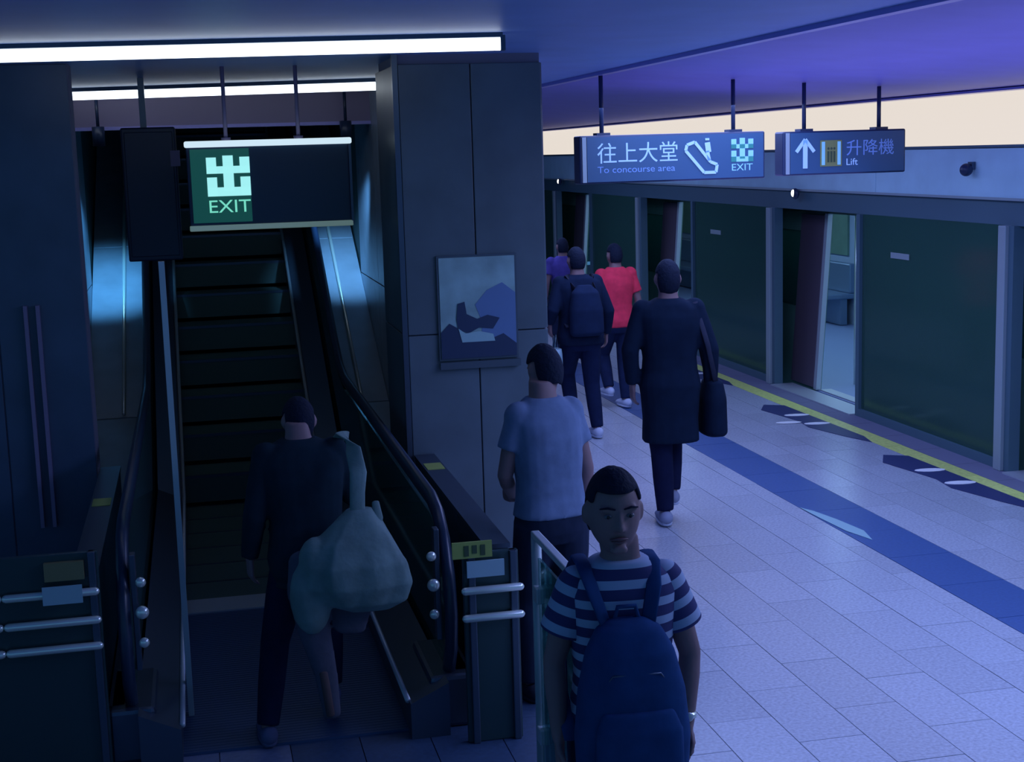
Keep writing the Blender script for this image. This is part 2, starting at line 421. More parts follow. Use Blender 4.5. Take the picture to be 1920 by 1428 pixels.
def rail_path(x, dz, y_n=5.95, r=.42):
    # newel loop at the front, flat run, transition, incline; dz = offset below the handrail
    pts = []
    zc = .95-r; R_ = r-dz
    for k in range(9):
        a = -math.pi/2 - math.pi*k/8
        pts.append((x, y_n+r+R_*math.cos(a), zc+R_*math.sin(a)))
    pts.append((x, 10.1, .95-dz)); pts.append((x, 10.45, 1.0-dz)); pts.append((x, 10.8, 1.17-dz))
    for yy in (12, 13, 15, 17): pts.append((x, yy, 1.17-dz+(yy-10.8)*SL))
    return pts
for x, s in ((XL, 1), (XR, -1)):
    tubeo('handrail', rail_path(x, 0), [(.042, .028)], m_rubber, es, 10, (1, 0, 0))
    # solid balustrade below the handrail: side panel prism
    top = rail_path(x, .07)
    prof = [(p[1], p[2]) for p in top]
    prof = [q for q in prof if q[1] > .14]
    bot = [(17, 1.17-.9+(17-10.8)*SL), (10.8, .27), (10.1, .12), (6.2, .12)]
    bm = bmesh.new(); a = [bm.verts.new((x-.012, q[0], q[1])) for q in prof+bot]; b = [bm.verts.new((x+.012, q[0], q[1])) for q in prof+bot]
    bm.faces.new(a); bm.faces.new(b[::-1]); n = len(a)
    for k in range(n): bm.faces.new((a[k], a[(k+1) % n], b[(k+1) % n], b[k]))
    bmesh.ops.triangulate(bm, faces=[f_ for f_ in bm.faces if len(f_.verts) > 4])
    bmo('balustrade_glass', bm, m_bglass, es)
    # skirt (inner low deck) with its bright trim
    for yy0, yy1, z0, z1 in ((5.9, 10.2, 0, 0), (10.2, 17, 0, 6.8*SL)):
        bm = bmesh.new()
        vs = [(x+s*.03, yy0, z0-.2), (x+s*.20, yy0, z0-.2), (x+s*.20, yy0, z0+.16), (x+s*.03, yy0, z0+.24)]
        ve = [(px, yy1, pz-z0+z1) for px, _, pz in vs]
        rings(bm, [[V(p) for p in vs], [V(p) for p in ve]])
        bmo('skirt_panel', bm, m_dsteel, es)
    tubeo('skirt_trim', [(x+s*.205, 5.95, .16), (x+s*.205, 10.2, .17), (x+s*.205, 17, .17+6.8*SL)], .013, m_lsteel, es, 8, (1, 0, 0))
    # outer decking: narrow beside the flat run, wide steel apron between handrail and wall on the flight
    box('outer_deck', (min(x-s*.03, x-s*.095), 6.05, 0), (max(x-s*.03, x-s*.095), 8.8, .24), m_dsteel, es)
    wd = .455 if s == 1 else .405
    for k in range(4):
        ya, yb = 8.9+k*2, 10.9+k*2-.012
        za, zb = max(.24, .36+(ya-10.4)*SL), max(.26, .36+(yb-10.4)*SL)
        vs = [(x-s*.03, ya, za-.3), (x-s*wd, ya, za-.3), (x-s*wd, ya, za), (x-s*.03, ya, za)]
        ve = [(px, yb, pz-za+zb) for px, _, pz in vs]
        bm = bmesh.new(); rings(bm, [[V(p) for p in vs], [V(p) for p in ve]]); bmo('deck_panel', bm, m_deck, es)
    tubeo('deck_edge_trim', [(x-s*.20, 10.9, .385+.5*SL), (x-s*.20, 16.8, .385+6.4*SL)], .014, m_chrome, es, 8, (1, 0, 0))
    # newel base, inlet and bright fittings
    box('newel_base', (x-.10, 5.98, 0), (x+.10, 6.5, .24), m_dsteel, es, .02)
    for zz, rr, yy in ((.79, .022, 5.97), (.67, .028, 5.94), (.54, .022, 5.94)):
        bm = bmesh.new(); ell(bm, (x+s*.075, yy, zz), (rr, rr*.8, rr)); bmo('chrome_fitting', bm, m_chrome, es, True)
    box('fitting_bracket', (x+s*.045-.012, 6.0, .40), (x+s*.045+.012, 6.06, .90), m_dsteel, es, .004)
# vertical steel edge post left of the flight
ep = box('edge_post', (-.147, 6.42, .0145), (-.122, 6.46, 2.08), m_lsteel); tagp(ep, 'thin pale steel upright along the left side of the escalator entrance', 'post')
# guard panels with horizontal steel bars at both sides
def guard(label, x0, x1, y, zs, z0, zt, segs):
    t = thing('guard_panel', label, 'barrier', (x0, y, 0), 0, 'barred guard panels beside the escalator')
    box('panel', (0, .03, z0), (x1-x0, .06, zt), m_guard, t, .006)
    for zb in zs:
        for a, b in segs: tubeo('bar', [(a, 0, zb), (b, 0, zb)], .017, m_chrome, t, 10, (0, 0, 1), True)
    for xx in (.02, x1-x0-.04): box('upright', (xx, .012, 0), (xx+.03, .06, zt), m_dsteel, t, .004)
    return t
g1 = guard('barred guard panel left of the escalator with olive and pale stickers', -1.05, -.455, 5.90, (.79, .67, .56), .0, .95, ((.0, .20), (.23, .58)))
box('olive_sticker', (.385, .0, .845), (.54, .028, .92), m_stick_o, g1); box('pale_sticker', (.375, -.026, .755), (.53, -.019, .83), m_stick_w, g1)
g2 = guard('barred guard panel right of the escalator with yellow-green sticker, before the grey shirt', 1.03, 1.27, 5.76, (.685, .565), .0, .84, ((.0, .24),))
bm = bmesh.new(); abox(bm, (-.05, -.01, .83), (.12, 0, .90)); bmo('yellow_sticker', bm, m_stick_y, g2)
for k in range(3): box('sticker_mark', (.0+.035*k, -.013, .84+.01*(k % 2)), (.02+.035*k, -.01, .885), m_stick_d, g2)
box('pale_sticker', (.01, -.012, .745), (.17, -.002, .815), m_stick_w, g2)
m_cladg = mat('dark slate side cladding', (.035, .07, .10), .4, .2)
for lab, xa, xb, yb_, ys, xs in (('low dark side cladding left of the escalator with a yellow caution sticker', -.575, -.475, 8.27, 7.3, (-.57, -.48)), ('low dark side cladding between the escalator and the grey shirt', 1.165, 1.27, 7.97, 7.55, (1.17, 1.265))):
    t = thing('side_cladding', lab, 'panel', (0, 0, 0))
    for k in range(3): box('clad_panel', (xa, 5.98+(yb_-5.98)/3*k+.004, 0), (xb, 5.98+(yb_-5.98)/3*(k+1)-.004, .80), m_cladg, t, .004)
    box('cap', (xa-.005, 5.97, .80), (xb+.005, yb_, .82), m_dsteel, t)
    box('caution_sticker', (xs[0], ys, .82), (xs[1], ys+.16, .823), m_stick_y, t)
for n_, xa in ((6, -.925), (7, -.86)): struct(box('trim_%d' % n_, (xa, 8.255, .5), (xa+.02, 8.287, 1.75), m_bulk))
# made-up fittings at the added spots that give the steel sides their blue glow
for nm, p in (('small dark lamp added for the blue glow on the left steel side', (-.62, 11.15, 2.66)), ('small dark lamp added for the blue glow on the right steel side', (1.20, 11.15, 2.66))):
    t = thing('added_glow_lamp', nm, 'lamp', p)
    tubeo('added_lamp_body', [(0, 0, -.02), (0, 0, .12)], .045, m_signb, t); tubeo('added_lamp_stem', [(0, 0, .12), (0, 0, .36)], .012, m_signb, t)
# dark duct box hanging left of the sign
db = thing('duct_box', 'tall dark box on the steel side, left of the exit sign', 'box', (-.40, 9.6, 1.88))
box('casing', (0, 0, 0), (.34, .5, .85), m_signb, db, .01); box('cover', (.02, -.012, .03), (.32, 0, .82), m_signb, db, .004)
box('bracket', (.30, -.02, .6), (.36, .1, .70), m_bulk, db); box('hanger', (.12, .2, .85), (.16, .24, 1.17), m_dsteel, db)

# ------------------------------------------------------------------ exit sign
ex = thing('exit_sign', 'box sign with glowing green exit glyph and EXIT under it, hung over the escalator', 'sign', (0.0, 8.7, 2.11), math.radians(.5))
box('case', (0, 0, 0), (.95, .14, .50), m_signb, ex, .008)
box('face', (.015, -.006, .035), (.935, .002, .47), m_exitface, ex)
box('green_panel', (.02, -.009, .037), (.36, -.004, .465), m_exitgreen, ex)
box('lit_top_bar', (-.01, -.03, .475), (.965, .02, .512), m_wbar, ex, .01)  # plain top bar, its reflected light given as glow
box('bottom_rail', (-.005, -.022, -.01), (.955, .02, .022), m_gbar, ex, .006)
box('side_trim', (.945, -.02, 0), (.96, .02, .5), m_dsteel, ex)
def glyph(parent, x, z, w, h, m, y=-.011, th=.003):
    U = lambda a, b, c, d: ((x+a*w, y-th, z+c*h), (x+b*w, y, z+d*h))
    return boxes('exit_glyph', [U(.38, .62, .12, 1.0), U(.0, .23, .56, .96), U(.77, 1, .56, .96), U(.0, 1, .56, .74), U(0, .23, 0, .47), U(.77, 1, 0, .47), U(0, 1, 0, .22)], m, parent)
glyph(ex, .11, .19, .25, .235, m_exitglyph)
text('exit_lettering', 'EXIT', .105, m_exittext, ex, face_mtx(.115, -.011, .095), .001, .24)
for x in (.235, .66):
    tubeo('rod', [(x, .07, .5), (x, .07, .94)], .012, m_bulk, ex, 8)
    tubeo('rod_flange', [(x, .07, .50), (x, .07, .53)], .028, m_bulk, ex, 10); 

# ------------------------------------------------------------------ hanging direction signs
SY = 10.0
def hang_sign(label, x0, x1, z0, z1, rods):
    t = thing('direction_sign', label, 'sign', (x0, SY, z0), 0, 'blue hanging signs over the platform'); W = x1-x0; Hh = z1-z0
    box('case', (0, 0, 0), (W, .16, Hh), m_signb, t, .012)
    box('face', (.055, -.006, .012), (W-.015, .001, Hh-.012), m_sign, t)
    box('end_strip', (.02, -.008, .01), (.05, .0, Hh-.01), m_post, t)
    for rx in rods:
        tubeo('rod', [(rx, .08, Hh), (rx, .08, 3.045-(max(0, x0+rx-2.9))*.0615-z0)], .016, m_signb, t, 8)
        box('rod_plate', (rx-.05, .03, Hh), (rx+.05, .13, Hh+.018), m_signb, t)
    return t, W, Hh
t, W, Hh = hang_sign('wide blue sign with Chinese text, escalator symbol and exit glyph', 2.725, 4.13, 2.265, 2.605, (.19, 1.19))
text('chinese_text', '往上大堂', .155, m_print, t, face_mtx(.13, -.007, .155), .001, .60)
text('english_text', 'To concourse area', .065, m_print_dim, t, face_mtx(.13, -.007, .075), .001, .58)
bm = bmesh.new()
def bar2(bm, a, b, wd, y=-.010, th=.004):
    a, b = V((a[0], 0, a[1])), V((b[0], 0, b[1])); d = (b-a).normalized(); n = V((-d.z, 0, d.x))*wd/2
    q = [a+n, b+n, b-n, a-n]
    lo = [bm.verts.new((p.x, y, p.z)) for p in q]; hi = [bm.verts.new((p.x, y-th, p.z)) for p in q]
    bm.faces.new(lo); bm.faces.new(hi[::-1])
    for i in range(4): bm.faces.new((lo[i], hi[i], hi[(i+1) % 4], lo[(i+1) % 4]))
for a, b in (((.80, .255), (.86, .275)), ((.86, .275), (.98, .13)), ((.79, .215), (.93, .055)), ((.98, .13), (1.03, .11)), ((.93, .055), (1.02, .055)), ((1.03, .11), (1.02, .055)), ((.79, .215), (.80, .255))): bar2(bm, a, b, .022)
bar2(bm, (.965, .20), (.955, .27), .04); bar2(bm, (.97, .14), (.955, .21), .025); bar2(bm, (.955, .285), (.955, .30), .03)
bmo('escalator_symbol', bm, m_print, t)
glyph(t, 1.14, .125, .17, .17, m_print_teal, -.007)
text('exit_lettering', 'EXIT', .07, m_print_teal, t, face_mtx(1.145, -.007, .062), .001, .16)
t, W, Hh = hang_sign('shorter blue sign with up arrow and yellow square, nearer the train', 4.27, 5.25, 2.275, 2.595, (.20, .80))
bm = bmesh.new(); bar2(bm, (.17, .05), (.17, .255), .035); bar2(bm, (.17, .26), (.10, .17), .026); bar2(bm, (.17, .26), (.24, .17), .026)
bmo('up_arrow', bm, m_print, t)
box('yellow_square', (.29, -.012, .06), (.46, -.006, .25), m_syellow, t)
for a_ in (.30, .425): box('lift_door_print', (a_, -.015, .07), (a_+.025, -.012, .24), m_print_teal, t)
bm = bmesh.new()
for cx in (.352, .376, .40): bar2(bm, (cx, .09), (cx, .17), .014, -.012, .003); ell(bm, (cx, -.013, .19), (.009, .003, .009), None, 8, 6)
bmo('people_symbol', bm, m_stick_d, t)
text('chinese_text', '升降機', .125, m_print_dim, t, face_mtx(.50, -.007, .145), .001, .38)
text('english_text', 'Lift', .07, m_print, t, face_mtx(.50, -.007, .065), .001, .09)

# ------------------------------------------------------------------ platform screen doors
PX = 5.92
hd = thing('screen_door_header', 'long blue-grey header above the platform screen doors', 'header', (PX, 0, 0))
for i in range(7):
    ya = 5.25+4.57*i-2.57
    a = box('fascia_panel', (0, ya+.004, 2.06), (.05, ya+4.566, 2.44), m_header, hd, .004)
box('soffit', (.03, 2.0, 1.86), (.30, 32, 2.06), m_hdark, hd); box('lower_lip', (-.015, 2.0, 2.045), (.06, 32, 2.065), m_post, hd)
box('top_rail', (-.01, 2.0, 2.435), (.06, 32, 2.455), m_hdark, hd)
lb = thing('cove_light', 'long glowing cream light cove above the screen door header', 'light', (PX, 0, 0))
box('diffuser', (.10, 2.0, 2.44), (.14, 32, 2.90), m_cove, lb)
box('backing', (.14, 2.0, 2.40), (.34, 32, 2.95), m_hdark, lb)
box('bottom_tray', (.0, 2.0, 2.43), (.14, 32, 2.445), m_header, lb)
cm = thing('small_camera', 'small dark ceiling device at the right end of the header', 'device', (PX-.065, 10.18, 2.27))
bm = bmesh.new(); ell(bm, (0, 0, 0), (.05, .05, .05)); bmo('dome', bm, m_signb, cm, True); box('mount', (.03, -.03, .0), (.06, .03, .06), m_dsteel, cm)
places = ['nearest, at the right edge of the picture', 'with the open doorway right of the grey post', 'behind the black coat with a narrow lit doorway', 'far away behind the red shirt', 'at the far end of the platform']
for i, y in enumerate((9.72, 14.2, 18.77, 23.34, 27.9)):
    t = thing('screen_door', 'glass platform screen door bay '+places[i], 'door', (PX, y, 0), 0, 'platform screen doors')
    box('post', (-.03, -.05, 0), (.10, .05, 1.86), m_post, t, .006)
    box('dark_mullion', (0, -.12, 0), (.09, -.05, 1.86), m_hdark, t)
    # fixed glass on the far side of the post
    ya, yb = .05, 2.40
    box('fixed_glass', (.03, ya, .06), (.045, yb, 1.86), m_glass, t)
    box('bottom_rail', (.0, ya, 0), (.08, yb, .07), m_hdark, t)
    box('end_frame', (-.0, yb, 0), (.08, yb+.07, 1.86), m_hdark, t)
    lf = box('sliding_leaf', (.07, yb-.9, .05), (.085, yb+.05, 1.84), m_glass, t)
    if i in (0, 1): box('notice', (.024, 1.52, 1.50), (.029, 1.85, 1.55), m_post, t)
    box('threshold', (-.05, -2.0, -.01), (.2, -.12, .012), m_lsteel, t)
for lab, y in (('round white indicator lamp under the short sign', 13.45), ('round white indicator lamp left of the wide sign', 22.8)):
    t = thing('indicator_lamp', lab, 'lamp', (PX-.048, y, 2.02), 0, 'door indicator lamps')
    bm = bmesh.new(); ell(bm, (0, 0, 0), (.03, .075, .055)); bmo('bezel', bm, m_signb, t, True)
    bm = bmesh.new(); ell(bm, (-.022, 0, .005), (.018, .03, .035)); bmo('lens', bm, m_lamp_dot, t, True)

# ------------------------------------------------------------------ train
tr = thing('train', 'dark train standing behind the platform screen doors with open lit doorways', 'train', (6.2, 0, 0))
def side(name, y0, y1, z0, z1, m, th=.06, off=0):
    bm = bmesh.new(); k = .07
    vs = [(z0*k+off, y0, z0), (z0*k+off+th, y0, z0), (z1*k+off+th, y0, z1), (z1*k+off, y0, z1)]
    rings(bm, [[V(p) for p in vs], [V((p[0], y1, p[2])) for p in vs]]); return bmo(name, bm, m, tr)
doors = [8.42+4.57*i for i in range(5)]   # centres
for i in range(5):
    c = doors[i]; nxt = (doors[i+1] if i < 4 else 31)
    y0, y1 = c+.68, nxt-.68
    side('side_panel', y0, y1, -.1, .80, m_train); side('side_panel', y0, y0+.5, .80, 1.6, m_train); side('side_panel', y1-.5, y1, .80, 1.6, m_train)
    side('side_panel', y0, y1, 1.6, 1.95, m_train)
    side('window_glass', y0+.5, y1-.5, .80, 1.6, m_glass, .01, .02)
    side('door_frame', y1-.05, y1+.02, 0, 1.80, m_lsteel, .05, -.02); side('door_frame', c+.63, c+.70, 0, 1.80, m_lsteel, .05, -.02)
    side('door_leaf', c+.70, c+1.25, .02, 1.78, m_brown, .02, -.03)
side('side_panel', 2, doors[0]-.68, -.1, 1.95, m_train)
side('cantrail', 2, 31, 1.80, 2.4, m_train)
box('train_floor', (.0, 2, -.2), (2.9, 31, -.01), m_tfloor, tr)
box('far_side', (2.75, 2, -.2), (2.85, 31, 2.3), m_tint, tr); box('train_ceiling', (.0, 2, 2.1), (2.85, 31, 2.3), m_tint, tr)
box('ceiling_lamp', (1.05, 2.5, 2.07), (1.25, 31, 2.10), m_train_lamp, tr)
for i in range(5):
    c = doors[i]+2.28
    bm = bmesh.new(); abox(bm, (2.25, c-1.4, .36), (2.75, c+1.4, .44), .02); abox(bm, (2.66, c-1.4, .44), (2.75, c+1.4, .85), .02); abox(bm, (2.55, c-1.35, 0), (2.65, c+1.35, .36))
    bmo('bench', bm, m_seat, tr)
    box('far_window', (2.72, c-1.2, .95), (2.755, c+1.2, 1.65), m_train, tr)
    tubeo('grab_pole', [(1.4, doors[i], 0), (1.4, doors[i], 2.1)], .02, m_chrome, tr)
    tubeo('grab_pole', [(.5, doors[i]+.8, 0), (.5, doors[i]+.8, 2.1)], .02, m_chrome, tr)
    for k in range(4): tubeo('strap_handle', [(1.9, c-.9+.6*k, 1.5), (1.9, c-.9+.6*k, 2.1)], .018, m_lsteel, tr, 6)
    box('far_door', (2.70, doors[i]-.65, 0), (2.76, doors[i]+.65, 1.85), m_lsteel, tr)
    box('far_door_window', (2.69, doors[i]-.5, .8), (2.705, doors[i]-.1, 1.6), m_train, tr)
    box('door_sill_plate', (.02, doors[i]-.62, -.01), (.14, doors[i]+.62, .004), m_lsteel, tr)

# ------------------------------------------------------------------ barrier rail near the camera
br = thing('queue_barrier', 'steel post and short top rail beside the striped shirt', 'barrier', (1.18, 0, 0))
tubeo('post', [(0, 5.06, 0), (0, 5.06, 1.09)], .02, m_post, br); tubeo('post', [(0, 4.42, 0), (0, 4.42, 1.09)], .02, m_post, br)
box('top_rail', (-.016, 4.40, 1.085), (.016, 5.08, 1.11), m_lsteel, br, .005)
box('glass_panel', (-.005, 4.46, .12), (.005, 5.02, 1.02), m_bglass, br)
for yy in (5.06, 4.42): tubeo('foot', [(0, yy, 0), (0, yy, .02)], .06, m_dsteel, br, 16)
for zz in (.3, .85): box('clamp', (-.02, 4.99, zz), (.02, 5.05, zz+.06), m_lsteel, br, .004)

# ------------------------------------------------------------------ people
def headmtx(c, rx=0, ry=0, rz=0):
    return Matrix.Translation(c) @ Matrix.Rotation(rz, 4, 'Z') @ Matrix.Rotation(rx, 4, 'X') @ Matrix.Rotation(ry, 4, 'Y')
def head(bm, M_):
    # cranium, jaw, nose, ears; +Y is the face
    vs = ell(bm, (0, 0, 0), (.077, .097, .118), None, 24, 16)
    for v in vs:
        x, y, z = v.co
        if z < -.01:                         # narrow toward the jaw, chin forward
            k = min(1, (-z-.01)/.108); v.co.x *= 1-.20*k*k; v.co.y = y*(1-.16*k)+.022*k
        if y > .04: v.co.y = .04+(v.co.y-.04)*.80    # flatter face
        if y > .05 and .0 < z < .03: v.co.y -= .004*0
    bmesh.ops.transform(bm, matrix=M_, verts=vs)
    def T(p, q, ra, rb): 
        P = [M_ @ V(p), M_ @ V(q)]; tube(bm, P, [ra, rb], 8)
    T((0, .083, .020), (0, .098, -.022), .008, .014)           # nose
    T((-.012, .088, -.026), (.012, .088, -.026), .009, .009)
    T((-.05, .072, .030), (.05, .072, .030), .009, .009)     # brow
    T((-.042, .055, -.02), (-.03, .066, -.03), .016, .012); T((.042, .055, -.02), (.03, .066, -.03), .016, .012)  # cheeks
    T((-.014, .078, -.090), (.014, .078, -.090), .016, .016)   # chin
    for s in (-1, 1): ell(bm, (s*.080, -.004, -.004), (.011, .020, .032), M_, 10, 8)
def hand(bm, wr, d, n, k=1, curl=.5, s=1):
    """wr wrist, d finger direction, n palm normal (side fingers curl to), s side of the thumb along l"""
    d = V(d).normalized(); n = (V(n)-d*V(n).dot(d)).normalized(); l = d.cross(n)*s; wr = V(wr)
    tube(bm, [wr-d*.02*k, wr+d*.03*k, wr+d*.085*k], [(.026*k, .019*k), (.038*k, .017*k), (.042*k, .015*k)], 12, tuple(n))
    for i, (ln, off) in enumerate(((.072, .030), (.080, .0105), (.074, -.0095), (.058, -.029))):
        a = wr+d*.082*k+l*off*k; p = [a-d*.01]; ang = 0; q = a
        for seg in (.45, .30, .25):
            ang += curl*.75; dd = d*math.cos(ang)+n*math.sin(ang); q = q+dd*ln*seg*k; p.append(q)
        tube(bm, p, [.0088*k, .0088*k, .0080*k, .0070*k], 8, tuple(l))
    a = wr+d*.025*k+l*.030*k; b = a+(d*.55+l*.75+n*.25).normalized()*.042*k; c = b+(d*.85+l*.2+n*.4).normalized()*.032*k
    tube(bm, [a, b, c], [.014*k, .0105*k, .0085*k], 8, tuple(n))

def person(label, loc, rz, k, P, outfit, vox=.009, face=False):
    """P: joints (metres for a 1.72 m figure, facing +Y); k scales"""
    D = dict(hip=(.09, 0, .90), sh=(.175, 0, 1.405), lean=0, headc=(0, .015, 1.605), hrx=0, hrz=0,
             kneeL=(-.10, .02, .49), ankL=(-.10, -.01, .09), kneeR=(.10, .02, .49), ankR=(.10, -.01, .09),
             elL=(-.235, -.03, 1.13), wrL=(-.25, .03, .88), elR=(.235, -.03, 1.13), wrR=(.25, .03, .88),
             hdL=(0, .1, -1), hdR=(0, .1, -1), broad=1.0)
    D.update(P)
    root = thing('person', label, 'person', loc, rz); root.scale = (k, k, k)
    L = D['lean']; bw = D['broad']
    def S(z): return (z-.9)*L if z > .9 else 0       # forward lean of the spine
    hip, sh = D['hip'], D['sh']
    shL = V((-sh[0]*bw, S(sh[2]), sh[2])); shR = V((sh[0]*bw, S(sh[2]), sh[2]))
    hipL = V((-hip[0], 0, hip[2])); hipR = V((hip[0], 0, hip[2]))
    hc = V(D['headc']); hc.y += S(1.6)
    Mh = headmtx(hc, D['hrx'], 0, D['hrz']) @ Matrix.Scale(D.get('hs', 1), 4)
    def torso(inf=0, z0=.80, z1=1.5, neck=True):
        prof = [(.80, .10, .085), (.86, .155, .11), (.93, .165, .115), (1.02, .145, .10), (1.10, .138, .095), (1.2, .150, .105), (1.3, .165*bw, .112), (1.37, .172*bw, .10), (1.42, .155*bw, .082), (1.455, .10, .07), (1.48, .065, .062)]
        out = [(z, rx+inf, ry+inf, 0, S(z)) for z, rx, ry in prof if z0-1e-6 <= z <= z1]
        return out
    # body
    bm = bmesh.new(); loft(bm, torso()+[(1.56, .055, .058, 0, S(1.56)+.01)])
    nb = V((0, S(1.47), 1.47)); tube(bm, [nb, hc+V((0, -.01, -.04))], [.06, .056], 12)
    head(bm, Mh)
    for s_, hp, kn, an in ((-1, hipL, V(D['kneeL']), V(D['ankL'])), (1, hipR, V(D['kneeR']), V(D['ankR']))):
        m1 = hp.lerp(kn, .4); m2 = kn.lerp(an, .35)+V((0, -.012, 0))
        tube(bm, [hp, m1, kn, m2, an], [.085, .078, .055, .054, .036], 14)
        fd = V(D.get('footdir', (0, 1, 0)))
        tube(bm, [an+V((0, 0, -.045))-fd*.03, an+fd*.09+V((0, 0, -.055)), an+fd*.15+V((0, 0, -.062))], [(.034, .03), (.038, .024), (.034, .018)], 10, (0, 0, 1))
    for s_, sj, el, wr, hd_ in ((-1, shL, V(D['elL']), V(D['wrL']), D['hdL']), (1, shR, V(D['elR']), V(D['wrR']), D['hdR'])):
        el = el+V((0, S(el.z), 0)) if not D.get('absarm') else el
        wr = wr+V((0, S(wr.z), 0)) if not D.get('absarm') else wr
        tube(bm, [sj, sj.lerp(el, .45), el, el.lerp(wr, .3), wr], [.052, .047, .038, .038, .025], 12)
        n_ = (-s_, .2, 0) if abs(V(hd_).normalized().x) < .8 else (0, .2, -1)
        hand(bm, wr, hd_, n_, 1.0, D.get('curl', .5), -1 if s_ < 0 else 1)
        D['_el%d' % s_] = el; D['_wr%d' % s_] = wr
    body = bmo('body', bm, SKIN, root); remesh(body, vox, 3)
    # trousers
    tc = outfit.get('trousers')
    if tc:
        bm = bmesh.new(); loft(bm, torso(.014, .80, 1.06)); cut = outfit.get('hem', 1.0)
        for hp, kn, an in ((hipL, V(D['kneeL']), V(D['ankL'])), (hipR, V(D['kneeR']), V(D['ankR']))):
            if cut >= 1: tube(bm, [hp, hp.lerp(kn, .4), kn, kn.lerp(an, .5), an+V((0, 0, .0))], [.102, .095, .073, .068, .056], 14, (0, 1, 0), False)
            else: tube(bm, [hp, hp.lerp(kn, .4), kn+V((0, 0, -.03))], [.104, .1, .085], 14, (0, 1, 0), False)
        o = bmo('trousers' if cut >= 1 else 'shorts', bm, tc, root); remesh(o, .011, 3)
    # shirt or coat
    scm = outfit['shirt']; inf = outfit.get('inf', .018); lowz = outfit.get('low', .86); sl = outfit.get('sleeve', .5)
    secs = torso(inf, .86, 1.46)
    if lowz < .86: secs = [(lowz, .185+outfit.get('flare', 0), .15, 0, 0), ((lowz+.86)/2, .18+outfit.get('flare', 0)*.5, .14, 0, 0)]+secs
    else: secs = [s for s in secs if s[0] >= lowz-1e-6]
    secs = secs+[(1.485, .085, .078, 0, S(1.485))]
    if outfit.get('stripes'):
        bm = bmesh.new(); lay = bm.verts.layers.float.new('stripe')
        # denser torso, sampled along z
        zs = [.86+.012*i for i in range(53)]
        def at(z):
            for a, b in zip(secs, secs[1:]):
                if a[0] <= z <= b[0]:
                    t_ = (z-a[0])/(b[0]-a[0]); return tuple(a[i]*(1-t_)+b[i]*t_ for i in range(5))
            return secs[-1]
        loft(bm, [at(z) for z in zs], 32)
        for v in bm.verts: v[lay] = v.co.z
        for s_, sj in ((-1, shL), (1, shR)):
            el = D['_el%d' % s_]; a = sj+V((-s_*.012, 0, .004)); b = sj.lerp(el, sl)
            before = set(bm.verts); pts = [a.lerp(b, i/16) for i in range(17)]
            ax = (b-a).normalized(); tube(bm, [a-ax*.060, a-ax*.050, a-ax*.030]+pts, [.02, .042, .060]+[(.068+.009*i/16) for i in range(17)], 20, (0, 1, 0), False)
            for v in set(bm.verts)-before: v[lay] = 1.425-(v.co-a).dot(ax)*.95
        o = bmo('shirt', bm, scm, root, True)
        md = o.modifiers.new('sub', 'SUBSURF'); md.levels = md.render_levels = 1
    else:
        bm = bmesh.new(); loft(bm, secs)
        for s_, sj in ((-1, shL), (1, shR)):
            el = D['_el%d' % s_]; wr = D['_wr%d' % s_]; a = sj+V((-s_*.008, 0, .002)); ell(bm, a, (.073, .073, .073))
            if sl < 1: tube(bm, [a, a.lerp(el, sl*.5), sj.lerp(el, sl)], [.066, .066, .068], 14, (0, 1, 0), False)
            else: tube(bm, [a, a.lerp(el, .5), el, el.lerp(wr, .5), wr.lerp(el, .04)], [.07, .066, .058, .052, .044], 14, (0, 1, 0), False)
        o = bmo(outfit.get('top', 'shirt'), bm, scm, root); remesh(o, .011, 3)
    # shoes
    for an in (V(D['ankL']), V(D['ankR'])):
        fd = V(D.get('footdir', (0, 1, 0)))
        bm = bmesh.new(); tube(bm, [an+V((0, 0, -.04))-fd*.045, an+fd*.04+V((0, 0, -.042)), an+fd*.12+V((0, 0, -.052)), an+fd*.18+V((0, 0, -.060))], [(.043, .046), (.046, .044), (.047, .036), (.04, .026)], 14, (0, 0, 1))
        o = bmo('shoe', bm, outfit.get('shoe', m_dshoe), root, True)
        bm = bmesh.new()
        z_ = an.z-.088
        loft(bm, [(z_, .046, .13, an.x+fd.x*.06, an.y+fd.y*.06), (z_+.02, .048, .132, an.x+fd.x*.06, an.y+fd.y*.06)], 16)
        bmo('sole', bm, outfit.get('sole', outfit.get('shoe', m_dshoe)), o, True)
    # hair: shell over the cranium, cut at the hairline
    bm = bmesh.new(); vs = ell(bm, (0, 0, 0), (.0865, .106, .127), None, 28, 20)
    low = outfit.get('hairlow', -.085)
    kill = [v for v in vs if (v.co.z < low+max(0, v.co.y)*1.15 and not (outfit.get('long') and v.co.y < -.0)) or (v.co.y > .052 and v.co.z < .066) or (abs(v.co.x) > .06 and v.co.z < .02 and v.co.y > -.035)]
    bmesh.ops.delete(bm, geom=kill, context='VERTS')
    for v in bm.verts:
        v.co *= 1+random.uniform(-.012, .015)
        if outfit.get('fringe') and v.co.z > .07: v.co.z *= 1.04
    bmesh.ops.transform(bm, matrix=Mh, verts=bm.verts[:])
    o = bmo('hair', bm, HAIR, root, True); md = o.modifiers.new('thick', 'SOLIDIFY'); md.thickness = .014; md.offset = -1
    md = o.modifiers.new('sub', 'SUBSURF'); md.levels = md.render_levels = 1
